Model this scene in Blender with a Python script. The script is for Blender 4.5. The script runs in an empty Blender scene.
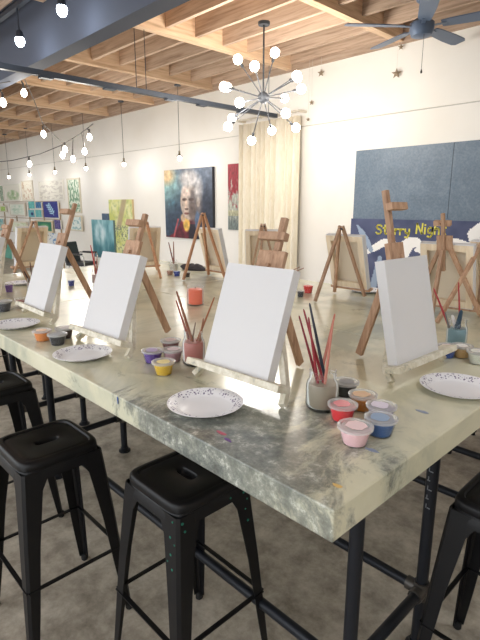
import bpy, bmesh, math, random
from mathutils import Vector, Matrix, noise
random.seed(7)
S = bpy.context.scene
COL = S.collection
PI = math.pi

# ------------------------------------------------------------------ camera
CAM_H, F_PX = 1.63, 490.0
TILT = math.atan(115 / 490.0)
AZ = math.radians(46.2)
cd = bpy.data.cameras.new('camera'); cam = bpy.data.objects.new('camera', cd); COL.objects.link(cam)
cd.sensor_fit = 'VERTICAL'; cd.sensor_height = 24.0; cd.lens = F_PX / 640 * 24.0
cd.clip_start = 0.02; cd.clip_end = 200
cam.location = (0, 0, CAM_H); cam.rotation_euler = (PI / 2 - TILT, 0, AZ)
S.camera = cam

# ------------------------------------------------------------------ light and exposure
w = bpy.data.worlds.new('daylight'); S.world = w; w.use_nodes = True
bg = w.node_tree.nodes['Background']
bg.inputs[0].default_value = (0.93, 0.965, 1.0, 1); bg.inputs[1].default_value = 2.5
S.view_settings.view_transform = 'Standard'; S.view_settings.look = 'None'
S.view_settings.gamma = 1.0; S.view_settings.use_curve_mapping = False
S.view_settings.exposure = 0.0

# ------------------------------------------------------------------ measured rays (photo point -> place on a known surface)
_fw = Vector((-math.sin(AZ) * math.cos(TILT), math.cos(AZ) * math.cos(TILT), -math.sin(TILT)))
_r = Vector((math.cos(AZ), math.sin(AZ), 0)); _u = _r.cross(_fw); _C = Vector((0, 0, CAM_H))
def ray(x, y): return _fw + _r * ((x - 240) / F_PX) - _u * ((y - 320) / F_PX)
def at_z(x, y, z): d = ray(x, y); return _C + d * ((z - CAM_H) / d.z)
def at_y(x, y, Y): d = ray(x, y); return _C + d * (Y / d.y)
def at_x(x, y, X): d = ray(x, y); return _C + d * (X / d.x)
def at_d(x, y, D): return _C + ray(x, y) * D

# ------------------------------------------------------------------ materials
def lin(c):
    return tuple((v / 255 / 12.92 if v / 255 <= .04045 else ((v / 255 + .055) / 1.055) ** 2.4) for v in c) + (1,)
MATS = {}
def mat(name, rgb, rough=.6, metal=0, emit=0, trans=0, ior=1.45, spec=.5, alpha=1, coat=0):
    if name in MATS: return MATS[name]
    m = bpy.data.materials.new(name); m.use_nodes = True
    b = m.node_tree.nodes['Principled BSDF']
    b.inputs['Base Color'].default_value = lin(rgb); b.inputs['Roughness'].default_value = rough
    b.inputs['Metallic'].default_value = metal; b.inputs['IOR'].default_value = ior
    b.inputs['Transmission Weight'].default_value = trans; b.inputs['Alpha'].default_value = alpha
    b.inputs['Specular IOR Level'].default_value = spec; b.inputs['Coat Weight'].default_value = coat
    if emit:
        b.inputs['Emission Color'].default_value = lin(rgb); b.inputs['Emission Strength'].default_value = emit
    MATS[name] = m
    return m
def nd(m, t, **k):
    n = m.node_tree.nodes.new(t)
    for a, v in k.items(): setattr(n, a, v)
    return n
def bsdf(m): return m.node_tree.nodes['Principled BSDF']
def link(m, a, b): m.node_tree.links.new(a, b)
def ramp(m, fac, stops):
    r = nd(m, 'ShaderNodeValToRGB'); e = r.color_ramp.elements
    while len(e) < len(stops): e.new(.5)
    for el, (p, c) in zip(e, stops): el.position = p; el.color = lin(c)
    link(m, fac, r.inputs[0]); return r.outputs[0]
def coords(m, scale=(1, 1, 1), kind='Object'):
    tc = nd(m, 'ShaderNodeTexCoord'); mp = nd(m, 'ShaderNodeMapping'); mp.inputs['Scale'].default_value = scale
    link(m, tc.outputs[kind], mp.inputs[0]); return mp.outputs[0]
def noise_tex(m, vec, scale, detail=4, rough=.55, dist=0):
    n = nd(m, 'ShaderNodeTexNoise'); n.inputs['Scale'].default_value = scale; n.inputs['Detail'].default_value = detail
    n.inputs['Roughness'].default_value = rough; n.inputs['Distortion'].default_value = dist
    link(m, vec, n.inputs['Vector']); return n.outputs['Fac']
def mix(m, fac, a, b, mode='MIX'):
    n = nd(m, 'ShaderNodeMix', data_type='RGBA', blend_type=mode)
    if isinstance(fac, (int, float)): n.inputs[0].default_value = fac
    else: link(m, fac, n.inputs[0])
    for i, v in ((6, a), (7, b)):
        if isinstance(v, tuple): n.inputs[i].default_value = lin(v)
        else: link(m, v, n.inputs[i])
    return n.outputs[2]
def bump(m, h, strength=.2, dist=.01):
    n = nd(m, 'ShaderNodeBump'); n.inputs['Strength'].default_value = strength; n.inputs['Distance'].default_value = dist
    link(m, h, n.inputs['Height']); link(m, n.outputs[0], bsdf(m).inputs['Normal'])
def base(m, c): link(m, c, bsdf(m).inputs['Base Color'])
def wood(name, dark, mid, light, scale=(30, 30, 3), rough=.6, vary=.18):
    m = mat(name, mid, rough)
    v = coords(m, scale); n = noise_tex(m, v, 1.6, 5, .6, .4)
    c = ramp(m, n, [(.25, dark), (.5, mid), (.78, light)])
    oi = nd(m, 'ShaderNodeObjectInfo'); hs = nd(m, 'ShaderNodeHueSaturation')
    mr = nd(m, 'ShaderNodeMapRange'); mr.inputs['To Min'].default_value = 1 - vary; mr.inputs['To Max'].default_value = 1 + vary
    link(m, oi.outputs['Random'], mr.inputs[0]); link(m, mr.outputs[0], hs.inputs['Value']); link(m, c, hs.inputs['Color'])
    base(m, hs.outputs[0]); bump(m, n, .15, .002)
    return m

M_wall = mat('painted_block_wall', (240, 237, 229), .7)
v = coords(M_wall); n1 = noise_tex(M_wall, v, .7, 4); n2 = noise_tex(M_wall, v, 14, 4)
base(M_wall, ramp(M_wall, n1, [(.3, (235, 230, 220)), (.7, (244, 241, 235))])); bump(M_wall, n2, .12, .01)
M_floor = mat('stained_concrete', (140, 130, 118), .5)
v = coords(M_floor); a = noise_tex(M_floor, v, 1.6, 8, .7, .15); b_ = noise_tex(M_floor, v, 7, 9, .72, .1); c_ = noise_tex(M_floor, v, 2.7, 3, .5, 1.5)
c1 = ramp(M_floor, a, [(.3, (130, 122, 109)), (.5, (168, 158, 143)), (.72, (200, 191, 176))])
c2 = ramp(M_floor, b_, [(.36, (96, 89, 79)), (.5, (164, 155, 141)), (.66, (212, 203, 188))])
c3 = mix(M_floor, .55, c1, c2)
c4 = mix(M_floor, ramp(M_floor, c_, [(.62, (0, 0, 0)), (.7, (110, 110, 110))]), c3, (110, 98, 84))
base(M_floor, c4); bump(M_floor, b_, .05, .004)
M_top = mat('mottled_epoxy_top', (205, 198, 165), .2, spec=.6)
v = coords(M_top, (1, 1, 1)); a = noise_tex(M_top, v, 1.9, 6, .62, .8); b_ = noise_tex(M_top, v, 6, 9, .70, 1.2); c_ = noise_tex(M_top, v, 26, 9, .8, .15); e_ = noise_tex(M_top, v, 3.2, 9, .74, 1.8)
light = ramp(M_top, a, [(.34, (178, 180, 162)), (.5, (215, 211, 184)), (.70, (227, 223, 200))])
grey = ramp(M_top, c_, [(.36, (58, 64, 67)), (.48, (98, 104, 103)), (.56, (134, 138, 132)), (.64, (206, 207, 198))])
# worn grey patch around the table corner, broken up by noise
gd = nd(M_top, 'ShaderNodeVectorMath', operation='DISTANCE')
tc = nd(M_top, 'ShaderNodeTexCoord'); link(M_top, tc.outputs['Object'], gd.inputs[0]); gd.inputs[1].default_value = (-.86, .66, 1.03)
mr = nd(M_top, 'ShaderNodeMapRange'); mr.inputs['From Min'].default_value = .12; mr.inputs['From Max'].default_value = .60
mr.inputs['To Min'].default_value = .30; mr.inputs['To Max'].default_value = -.06; link(M_top, gd.outputs['Value'], mr.inputs[0])
ad = nd(M_top, 'ShaderNodeMath', operation='ADD'); link(M_top, mr.outputs[0], ad.inputs[0]); link(M_top, e_, ad.inputs[1])
msk = ramp(M_top, ad.outputs[0], [(.54, (0, 0, 0)), (.66, (225, 225, 225)), (.9, (245, 245, 245))])
cc = mix(M_top, msk, light, grey)
fl = ramp(M_top, c_, [(.60, (0, 0, 0)), (.72, (70, 70, 70))])
cc = mix(M_top, fl, cc, (158, 160, 148))
base(M_top, cc)
rr = nd(M_top, 'ShaderNodeMapRange'); rr.inputs['From Min'].default_value = .3; rr.inputs['From Max'].default_value = .7; rr.inputs['To Min'].default_value = .13; rr.inputs['To Max'].default_value = .26; link(M_top, b_, rr.inputs[0])
link(M_top, rr.outputs[0], bsdf(M_top).inputs['Roughness']); bump(M_top, c_, .03, .002)
M_black = mat('black_powdercoat', (13, 13, 16), .42, .0, spec=.4)
M_pipe = mat('black_pipe', (26, 29, 36), .42, .2)
M_fit = mat('grey_pipe_fitting', (84, 80, 76), .4, .6)
M_rubber = mat('rubber', (18, 18, 18), .8)
M_joist = wood('roof_lumber', (150, 124, 104), (196, 170, 148), (216, 194, 174), (1.2, 22, 22), .75)
M_header = wood('header_lumber', (176, 144, 114), (214, 182, 150), (228, 202, 174), (22, 1.2, 22), .75)
M_deck = wood('roof_plywood', (150, 128, 112), (184, 162, 144), (204, 186, 168), (2, 9, 9), .8)
M_girder = mat('slate_grey_paint', (92, 97, 110), .7, spec=.2)
M_track = mat('dark_grey_metal', (62, 68, 78), .4, .4)
M_easel = wood('easel_wood', (142, 106, 82), (180, 144, 116), (200, 168, 142), (40, 40, 5), .6, .12)
M_easel_o = wood('warm_easel_wood', (156, 106, 74), (192, 142, 106), (208, 164, 130), (40, 40, 5), .55, .1)
M_white_wood = mat('paint_smeared_ledge', (222, 216, 198), .55)
v = coords(M_white_wood); n = noise_tex(M_white_wood, v, 22, 5, .7, .5)
base(M_white_wood, ramp(M_white_wood, n, [(.3, (150, 150, 140)), (.42, (206, 198, 176)), (.6, (228, 222, 206))]))
M_canvas = mat('primed_canvas', (236, 237, 240), .8, spec=.2)
v = coords(M_canvas); n = noise_tex(M_canvas, v, 420, 2); bump(M_canvas, n, .15, .001)
M_linen = mat('raw_canvas_back', (234, 222, 202), .9, spec=.1)
for m_ in (M_canvas, M_linen):
    tl_ = nd(m_, 'ShaderNodeBsdfTranslucent'); tl_.inputs[0].default_value = lin((236, 224, 204)); mx_ = nd(m_, 'ShaderNodeMixShader'); mx_.inputs[0].default_value = .22
    link(m_, bsdf(m_).outputs[0], mx_.inputs[1]); link(m_, tl_.outputs[0], mx_.inputs[2]); link(m_, mx_.outputs[0], m_.node_tree.nodes['Material Output'].inputs['Surface'])
M_pine = wood('stretcher_pine', (218, 196, 166), (234, 216, 188), (242, 228, 206), (30, 30, 4), .7, .05)
def clear(name, rgb, fac, rough):
    m = mat(name, rgb, rough); nt = m.node_tree; tr = nd(m, 'ShaderNodeBsdfTransparent'); mx = nd(m, 'ShaderNodeMixShader')
    fr = nd(m, 'ShaderNodeFresnel'); fr.inputs[0].default_value = 1.10; ad_ = nd(m, 'ShaderNodeMath', operation='ADD', use_clamp=True); ad_.inputs[1].default_value = fac
    link(m, fr.outputs[0], ad_.inputs[0]); link(m, ad_.outputs[0], mx.inputs[0]); link(m, tr.outputs[0], mx.inputs[1]); link(m, bsdf(m).outputs[0], mx.inputs[2])
    link(m, mx.outputs[0], nt.nodes['Material Output'].inputs['Surface']); return m
M_glass = clear('clear_glass', (236, 240, 238), .02, .06)
M_plastic = clear('clear_plastic', (240, 240, 238), .05, .15)
M_lid = clear('plastic_lid', (242, 242, 240), .36, .15)
M_chrome = mat('ferrule_metal', (190, 190, 188), .25, .9)
M_bristle = mat('bristles', (120, 90, 60), .8)
M_brass = mat('bulb_cap', (150, 140, 120), .35, .8)
M_warm = mat('lit_bulb', (255, 246, 228), .4, emit=22)
M_cool = mat('lit_spot', (226, 240, 255), .4, emit=30)
M_fan = mat('blue_grey_fan', (96, 112, 136), .4, .2)
M_cord = mat('dark_cord', (66, 62, 60), .6)
def paint_mat():
    m = mat('painted_surface', (255, 255, 255), .55)
    a = nd(m, 'ShaderNodeAttribute', attribute_name='Col'); v = coords(m); n = noise_tex(m, v, 60, 5, .7)
    base(m, a.outputs['Color']); bump(m, n, .15, .003)
    return m
M_paint = paint_mat()

# ------------------------------------------------------------------ mesh helpers
class MB:
    def __init__(s): s.v = []; s.f = []; s.sm = []
    def add(s, vs, fs, smooth=False):
        o = len(s.v); s.v += [Vector(p) for p in vs]; s.f += [tuple(i + o for i in f) for f in fs]; s.sm += [smooth] * len(fs); return s
    def box(s, lo, hi):
        x0, y0, z0 = lo; x1, y1, z1 = hi
        return s.add([(x0, y0, z0), (x1, y0, z0), (x1, y1, z0), (x0, y1, z0), (x0, y0, z1), (x1, y0, z1), (x1, y1, z1), (x0, y1, z1)],
              [(3, 2, 1, 0), (4, 5, 6, 7), (0, 1, 5, 4), (1, 2, 6, 5), (2, 3, 7, 6), (3, 0, 4, 7)])
    def obox(s, c, ax, ay, az, sx, sy, sz, ch=0.0):
        c = Vector(c); P = []
        for k in (-1, 1):
            for i, j in ((-1, -1), (1, -1), (1, 1), (-1, 1)): P.append(c + ax * (i * sx / 2) + ay * (j * sy / 2) + az * (k * sz / 2))
        return s.add(P, [(3, 2, 1, 0), (4, 5, 6, 7), (0, 1, 5, 4), (1, 2, 6, 5), (2, 3, 7, 6), (3, 0, 4, 7)])
    def bar(s, p0, p1, w, h, up=Vector((0, 0, 1))):
        p0, p1 = Vector(p0), Vector(p1); d = (p1 - p0); L = d.length; d.normalize()
        ax = d.cross(Vector(up))
        if ax.length < 1e-4: ax = d.cross(Vector((0, 1, 0)))
        ax.normalize(); ay = ax.cross(d).normalized()
        return s.obox((p0 + p1) / 2, ax, ay, d, w, h, L)
    def tube(s, pts, r, n=10, cap=True):
        pts = [Vector(p) for p in pts]; rs = r if isinstance(r, (list, tuple)) else [r] * len(pts)
        rings = []; prev = None
        for i, p in enumerate(pts):
            d = (pts[min(i + 1, len(pts) - 1)] - pts[max(i - 1, 0)]).normalized()
            if prev is None:
                a = d.cross(Vector((0, 0, 1)));
                if a.length < 1e-3: a = d.cross(Vector((0, 1, 0)))
            else: a = prev - d * prev.dot(d)
            a.normalize(); prev = a; b = d.cross(a)
            rings.append([p + (a * math.cos(2 * PI * k / n) + b * math.sin(2 * PI * k / n)) * rs[i] for k in range(n)])
        V = [q for R in rings for q in R]; F = []
        for i in range(len(rings) - 1):
            for k in range(n): F.append((i * n + k, i * n + (k + 1) % n, (i + 1) * n + (k + 1) % n, (i + 1) * n + k))
        if cap: F.append(tuple(range(n - 1, -1, -1))); F.append(tuple((len(rings) - 1) * n + k for k in range(n)))
        return s.add(V, F, True)
    def lathe(s, prof, n=24, c=(0, 0, 0), cap0=True, cap1=True):
        c = Vector(c); V = []; F = []
        for r, z in prof:
            for k in range(n): V.append(c + Vector((r * math.cos(2 * PI * k / n), r * math.sin(2 * PI * k / n), z)))
        for i in range(len(prof) - 1):
            for k in range(n): F.append((i * n + k, i * n + (k + 1) % n, (i + 1) * n + (k + 1) % n, (i + 1) * n + k))
        if cap0: F.append(tuple(range(n - 1, -1, -1)))
        if cap1: F.append(tuple((len(prof) - 1) * n + k for k in range(n)))
        return s.add(V, F, True)
    def loft(s, loops, cap0=True, cap1=True, smooth=False):
        n = len(loops[0]); V = [p for L in loops for p in L]; F = []
        for i in range(len(loops) - 1):
            for k in range(n): F.append((i * n + k, i * n + (k + 1) % n, (i + 1) * n + (k + 1) % n, (i + 1) * n + k))
        if cap0: F.append(tuple(range(n - 1, -1, -1)))
        if cap1: F.append(tuple((len(loops) - 1) * n + k for k in range(n)))
        return s.add(V, F, smooth)
    def sphere(s, c, r, n=12, m=8, sz=1.0):
        prof = [(max(r * math.sin(PI * i / m), 1e-4), -r * sz * math.cos(PI * i / m)) for i in range(m + 1)]
        return s.lathe(prof, n, c)
    def mesh(s, name):
        me = bpy.data.meshes.new(name); me.from_pydata([tuple(p) for p in s.v], [], s.f); me.update()
        me.polygons.foreach_set('use_smooth', s.sm)
        return me
    def build(s, name, m, parent=None, loc=None, bevel=0):
        me = s.mesh(name); me.materials.append(m)
        if any(s.sm):
            try: me.set_sharp_from_angle(angle=math.radians(40))
            except Exception: pass
        o = bpy.data.objects.new(name, me); COL.objects.link(o)
        if parent: o.parent = parent
        if loc is not None: o.location = loc
        if bevel:
            bv = o.modifiers.new('bevel', 'BEVEL'); bv.width = bevel; bv.segments = 2; bv.limit_method = 'ANGLE'; bv.angle_limit = math.radians(50)
        return o
def tag(o, label=None, cat=None, group=None, kind=None):
    if label: o['label'] = label
    if cat: o['category'] = cat
    if group: o['group'] = group
    if kind: o['kind'] = kind
    return o
def thing(name, loc, label, cat, rz=0, group=None):
    o = bpy.data.objects.new(name, None); COL.objects.link(o); o.location = loc; o.rotation_euler = (0, 0, rz); o.empty_display_size = .05
    return tag(o, label, cat, group)
def lamp(name, loc, power, color, r, parent=None):
    l = bpy.data.lights.new(name, 'POINT'); l.energy = power; l.color = color; l.shadow_soft_size = r
    o = bpy.data.objects.new(name, l); COL.objects.link(o); o.location = loc
    if parent: o.parent = parent
    return o

# ------------------------------------------------------------------ the room
WY = 5.5           # inner face of the long wall
X0, X1 = -17.5, 1.6
DECK = 3.70
fl = MB().box((X0, -5.0, -.2), (X1 + 2.5, WY + .3, 0)).build('floor', M_floor); tag(fl, kind='structure', label='stained grey brown concrete floor under the tables')
JZ = 2.665
wb = MB().box((X0, WY, 0), (X1 + 2.5, WY + .3, JZ - .006)).build('wall_back', M_wall); tag(wb, kind='structure', label='white painted wall with one long horizontal joint')
MB().box((X0, WY, JZ + .006), (X1 + 2.5, WY + .3, DECK)).build('upper_panel', M_wall, wb)
MB().box((X0, WY + .015, JZ - .006), (X1 + 2.5, WY + .3, JZ + .006)).build('joint_filler', mat('joint_filler_grey', (196, 192, 184), .8), wb)  # filler strip in the joint, slightly greyer than the wall
wl = MB().box((X0 - .3, -5, 0), (X0, WY + .3, DECK)).build('wall_left', M_wall); tag(wl, kind='structure', label='white end wall of the long room')
wr = MB().box((2.8, -5, 0), (3.1, WY, DECK)).build('wall_right_blocker', M_wall); tag(wr, kind='structure', label='unseen white end wall added to hold back daylight from the right')  # out of view, added to cut the daylight entering from the right
ce = MB().box((X0, -2.0, DECK + .02), (X1 + 2.5, WY + .3, DECK + .2)).build('ceiling', M_deck); tag(ce, kind='structure', label='exposed timber roof with joists and plywood')
# plywood sheets, purlins across the room, joists along it
xs = [-17.3 + 1.62 * i for i in range(13)]        # header positions
xs = [-3.12 + 1.62 * i for i in range(-9, 4)]
for i in range(len(xs) - 1):
    for j in range(6):
        y0 = -2.0 + 1.25 * j
        MB().box((xs[i] + .003, y0 + .003, DECK), (xs[i + 1] - .003, min(y0 + 1.247, WY - .002), DECK + .018)).build('deck_sheet', M_deck, ce)
for x in xs:
    MB().box((x - .045, 2.32, 3.40), (x + .045, WY - .002, DECK - .001)).build('header_beam', M_header, ce)
    MB().box((x - .045, -2.0, 3.40), (x + .045, 2.14, DECK - .001)).build('header_beam', M_header, ce)
ys = [2.62 + .405 * k for k in range(8)]
for k, y in enumerate(ys + [.2, .65, 1.1, 1.55, 2.0]):
    for i in range(len(xs) - 1):
        MB().box((xs[i] + .046, y - .021, 3.455 + random.uniform(-.012, .012)), (xs[i + 1] - .046, y + .021, DECK - .001)).build('joist', M_joist, ce)
MB().box((X0, 2.15, 2.965), (X1 + 2.5, 2.31, 3.695)).build('girder', M_girder, ce)
MB().box((X0, 2.31, 3.30), (X1 + 2.5, 2.345, 3.40)).build('girder_ledger', M_girder, ce)
MB().box((X0, WY - .04, 3.38), (X1 + 2.5, WY - .001, 3.66)).build('wall_ledger', M_joist, ce)

# ------------------------------------------------------------------ the communal tables (four by eight foot tops on pipe frames)
ZT, TH = 1.05, .075
def worktable(x0, x1, y0, y1, label, inset=.16):
    cx, cy = (x0 + x1) / 2, (y0 + y1) / 2
    t = thing('work_table', (cx, cy, 0), label, 'table', 0, 'tall epoxy topped tables pushed together')
    me = MB().box((x0, y0, ZT - TH), (x1, y1, ZT)).build('tabletop', M_top, t, (-cx, -cy, 0), .004)
    hx = (x1 - x0) / 2 - inset; hy = .235
    for sx in (-1, 1):
        for sy in (-1, 1):
            p = (sx * hx, sy * hy)
            l = MB().tube([(p[0], p[1], .012), (p[0], p[1], ZT - TH)], .021, 12).build('leg', M_pipe, t)
            MB().lathe([(.04, 0), (.04, .008), (.026, .014), (.026, .03)], 16, (p[0], p[1], 0)).build('foot_flange', M_pipe, l)
            MB().lathe([(.04, -.012), (.04, 0)], 16, (p[0], p[1], ZT - TH)).build('top_flange', M_pipe, l)
            j = MB().tube([(p[0], p[1], .215), (p[0], p[1], .285)], .027, 12).build('pipe_fitting', M_fit, t)
            MB().tube([(p[0], p[1], .25), (p[0] - sx * .055, p[1], .25)], .026, 12).build('collar', M_fit, j)
            MB().tube([(p[0], p[1], .25), (p[0], p[1] - sy * .055, .25)], .026, 12).build('collar', M_fit, j)
        MB().tube([(sx * hx, -hy, .25), (sx * hx, hy, .25)], .019, 12).build('end_stretcher', M_pipe, t)
    for sy in (-1, 1): MB().tube([(-hx, sy * hy, .25), (hx, sy * hy, .25)], .019, 12).build('long_stretcher', M_pipe, t)
    return t
TX1, TXM, TX0, TY0, TYM, TY1 = -.483, -2.905, -4.45, .717, 1.90, 3.05
tab = worktable(TXM + .002, TX1, TY0, TYM - .002, 'worn grey cornered table with the red and blue paint cups')
worktable(TX0, TXM - .002, TY0, TYM - .002, 'table end holding the tripod easel by the art rack', .42)
worktable(TXM + .002, TX1, TYM + .002, TY1, 'table under the easels in front of the painted slate board')
worktable(TX0, TXM - .002, TYM + .002, TY1, 'table under the easels before the portrait painting', .42)
cx, cy = (TXM + TX1) / 2, (TY0 + TYM) / 2
# dried paint drips and smears on the near tabletop
for px, py, c, s in ((228, 440, (110, 70, 140), .010), (222, 433, (190, 90, 110), .011), (337, 485, (220, 184, 110), .011), (420, 411, (150, 160, 182), .014), (372, 450, (140, 150, 172), .012), (118, 400, (60, 90, 150), .008)):
    q = at_z(px, py, ZT) if py != 400 else at_y(px, py, TY0 - .0005)
    mb = MB()
    n = 10; R = [s * random.uniform(.5, 1.2) for _ in range(n)]
    if py != 400: mb.loft([[q + Vector((R[k] * math.cos(2 * PI * k / n) * 1.6, R[k] * math.sin(2 * PI * k / n) * .6, h)) for k in range(n)] for h in (.0002, .0009)])
    else: mb.loft([[q + Vector((R[k] * math.cos(2 * PI * k / n) * .6, -h, R[k] * math.sin(2 * PI * k / n) * 1.6)) for k in range(n)] for h in (.0002, .0009)][::-1])
    mb.build('paint_smear', mat('smear_%d_%d_%d' % c, c, .4), tab, (-cx, -cy, 0))
# chalky marks down one leg
mk = MB()
for k in range(7):
    z = .60 + k * .035; q = Vector((.63 * 0 + (TX1 - TXM) / 2 - .16, .235 - .0213, z))
    mk.obox(q + Vector((.004 * (-1) ** k, 0, 0)), Vector((1, 0, 0)), Vector((0, 1, 0)), Vector((0, 0, 1)), .011, .0012, .004)
    mk.obox(q + Vector((-.005, 0, .007)), Vector((1, 0, 0)), Vector((0, 1, 0)), Vector((0, 0, 1)), .003, .0012, .016)
mk.build('printed_marking', mat('chalk_mark', (118, 120, 124), .8), tab)

# ------------------------------------------------------------------ metal stools
def rsq(h, z, n=48, e=7.0, rot=0):
    out = []
    for k in range(n):
        a = 2 * PI * k / n + rot; c, s = math.cos(a), math.sin(a)
        r = h / ((abs(c) ** e + abs(s) ** e) ** (1 / e)); out.append(Vector((r * c, r * s, z)))
    return out
def hole(a, b, z, n=48, e=3.0, rz=0):
    out = []
    for k in range(n):
        t = 2 * PI * k / n; c, s = math.cos(t), math.sin(t)
        p = Vector((a * math.copysign(abs(c) ** (2 / e), c), b * math.copysign(abs(s) ** (2 / e), s), z))
        if rz: p = Vector((p.y, p.x, z))
        out.append(p)
    return out
SEAT = .76
UZ = Vector((0, 0, 1))
def stool_seat(hrot):
    m = MB(); loops = []
    a, b = (.046, .021) if not hrot else (.021, .046)
    loops.append(hole(a - .003, b - .003, SEAT - .03)); loops.append(hole(a - .002, b - .002, SEAT - .008)); loops.append(hole(a + .003, b + .003, SEAT - .004))
    loops += [rsq(.105, SEAT - .004), rsq(.118, SEAT - .004), rsq(.122, SEAT - .0075), rsq(.126, SEAT - .0075), rsq(.130, SEAT), rsq(.140, SEAT), rsq(.147, SEAT - .004), rsq(.150, SEAT - .013),
              rsq(.151, SEAT - .030), rsq(.148, SEAT - .033), rsq(.151, SEAT - .038), rsq(.155, SEAT - .072), rsq(.152, SEAT - .072), rsq(.147, SEAT - .035), rsq(.144, SEAT - .02), rsq(a + .03, SEAT - .02)]
    n = 48; V = [p for L in loops for p in L]; F = []
    for i in range(len(loops) - 1):
        for k in range(n): F.append((i * n + k, (i + 1) * n + k, (i + 1) * n + (k + 1) % n, i * n + (k + 1) % n))
    m.add(V, F, True); return m
def stool_leg(sx, sy):
    m = MB(); loops = []
    for z, off, wd in ((SEAT - .036, .1505, .098), (SEAT - .075, .1545, .086), (SEAT - .11, .158, .070), (.45, .176, .054), (.20, .195, .042), (.022, .208, .030)):
        t = .004; c = .010
        P = [(off - wd, off), (off - c, off), (off, off - c), (off, off - wd), (off - t, off - wd), (off - t, off - c - t * .4), (off - c - t * .4, off - t), (off - wd, off - t)]
        L = [Vector((sx * x, sy * y, z)) for x, y in P]
        if sx * sy < 0: L = L[::-1]
        loops.append(L)
    m.loft(loops[::-1]); return m
_stool = {}
def stool(x, y, label, hrot=0, rz=0.0, group='black metal stools', full=True):
    t = thing('bar_stool', (x, y, 0), label, 'stool', rz, group)
    def part(key, mk, name, mt, par=t):
        if key not in _stool: _stool[key] = mk().mesh(name); _stool[key].materials.append(mt)
        if key[0] == 'seat':
            try: _stool[key].set_sharp_from_angle(angle=math.radians(50))
            except Exception: pass
        o = bpy.data.objects.new(name, _stool[key]); COL.objects.link(o); o.parent = par; return o
    part(('seat', hrot), lambda: stool_seat(hrot), 'seat', M_black)
    for sx in (-1, 1):
        for sy in (-1, 1):
            l = part(('leg', sx, sy), lambda: stool_leg(sx, sy), 'leg', M_black)
            part(('foot', sx, sy), lambda: MB().lathe([(.013, 0), (.016, .004), (.016, .028)], 12, (sx * .198, sy * .198, 0)), 'rubber_foot', M_rubber, l)
    for k in range(4):
        def cb(k=k):
            z = .295; o = .183; a = (o, -o, z), (o, o, z)
            R = Matrix.Rotation(k * PI / 2, 3, 'Z'); return MB().bar(R @ Vector(a[0]), R @ Vector(a[1]), .016, .005)
        part(('bar', k), cb, 'crossbar', M_black)
    return t
stool(-1.752, .655, 'black metal bar stool standing clear of the table in front of the yellow cup', 1)
st2 = stool(-1.195, .897, 'black metal bar stool with green paint spots on its legs tucked at the table', 0)
M_gp = mat('dried_green_paint', (28, 112, 92), .5)
for face, a, z in ((0, .128, .708), (0, .142, .640), (0, .120, .655), (0, .126, .600), (0, .112, .572), (0, .136, .555), (1, -.135, .706), (1, -.128, .678), (1, .060, .705), (1, .118, .700), (1, .132, .672), (1, .122, .640), (1, .130, .595)):
    off = .1512 + (.724 - z) * .086
    c = Vector((a, -off, z)) if face == 0 else Vector((off, a, z))
    dn = Vector((0, -1, 0)) if face == 0 else Vector((1, 0, 0)); e1 = Vector((1, 0, 0)) if face == 0 else Vector((0, 1, 0)); r0 = random.uniform(.003, .0048)
    MB().loft([[c + dn * h + (e1 * math.cos(k * PI / 4) + UZ * math.sin(k * PI / 4)) * r0 * q_ for k in range(8)] for h, q_ in ((-.002, 1), (.0012, 1), (.002, .5))]).build('paint_spot', M_gp, st2)
p = at_z(452, 497, SEAT); stool(p.x + .145, p.y + .145, 'black metal bar stool at the short end of the table beside the pipe leg', 1)
p = at_z(33, 383, SEAT); stool(p.x - .145, p.y - .14, 'black metal bar stool pulled up opposite the orange paint cup', 1)
stool(-3.15, .60, 'black metal bar stool at the table corner by the grey water cup', 0)
for x, lab in ((-1.0, 'black metal bar stool on the slate board side behind the white canvas'), (-1.75, 'black metal bar stool on the slate board side, middle one'), (-2.6, 'black metal bar stool facing the beige curtain'), (-3.4, 'black metal bar stool facing the portrait painting')):
    stool(x, 3.30, lab, 0)
stool(-4.75, 1.35, 'black metal bar stool at the table end by the art rack', 0)

# ------------------------------------------------------------------ stretched canvases and easels
CW, CH, CD = .2775, .3535, .036
def canvas(B, yaw, lean, label, group, W=CW, H=CH, D=CD):
    """B: middle of the lower front edge; local x to the right seen from the front, y to the back, z up the slope"""
    t = thing('stretched_canvas', B, label, 'canvas', 0, group); t.rotation_euler = (-lean, 0, yaw)
    a, b = W / 2, H
    m = MB(); e = .0025
    m.add([(-a, 0, 0), (a, 0, 0), (a, 0, b), (-a, 0, b), (-a, D, 0), (a, D, 0), (a, D, b), (-a, D, b)], [(0, 1, 2, 3), (1, 5, 6, 2), (4, 0, 3, 7), (3, 2, 6, 7), (4, 5, 1, 0)])
    i = .018
    m.add([(-a, D, 0), (a, D, 0), (a, D, b), (-a, D, b), (-a + i, D, i), (a - i, D, i), (a - i, D, b - i), (-a + i, D, b - i)], [(0, 4, 5, 1), (1, 5, 6, 2), (2, 6, 7, 3), (3, 7, 4, 0)])
    m.build('cloth_face', M_canvas, t)
    MB().add([(-a + .002, .004, .002), (a - .002, .004, .002), (a - .002, .004, b - .002), (-a + .002, .004, b - .002)], [(3, 2, 1, 0)]).build('cloth_back', M_linen, t)
    wd = .038; d0, d1 = .014, D + .0015
    for q in (((-a + .003, d0, .003), (-a + wd, d1, b - .003)), ((a - wd, d0, .003), (a - .003, d1, b - .003)), ((-a + wd + .001, d0, .003), (a - wd - .001, d1, wd)), ((-a + wd + .001, d0, b - wd), (a - wd - .001, d1, b - .003))):
        MB().box(*q).build('stretcher_bar', M_pine, t)
    return t
UPZ = Vector((0, 0, 1))
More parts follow.
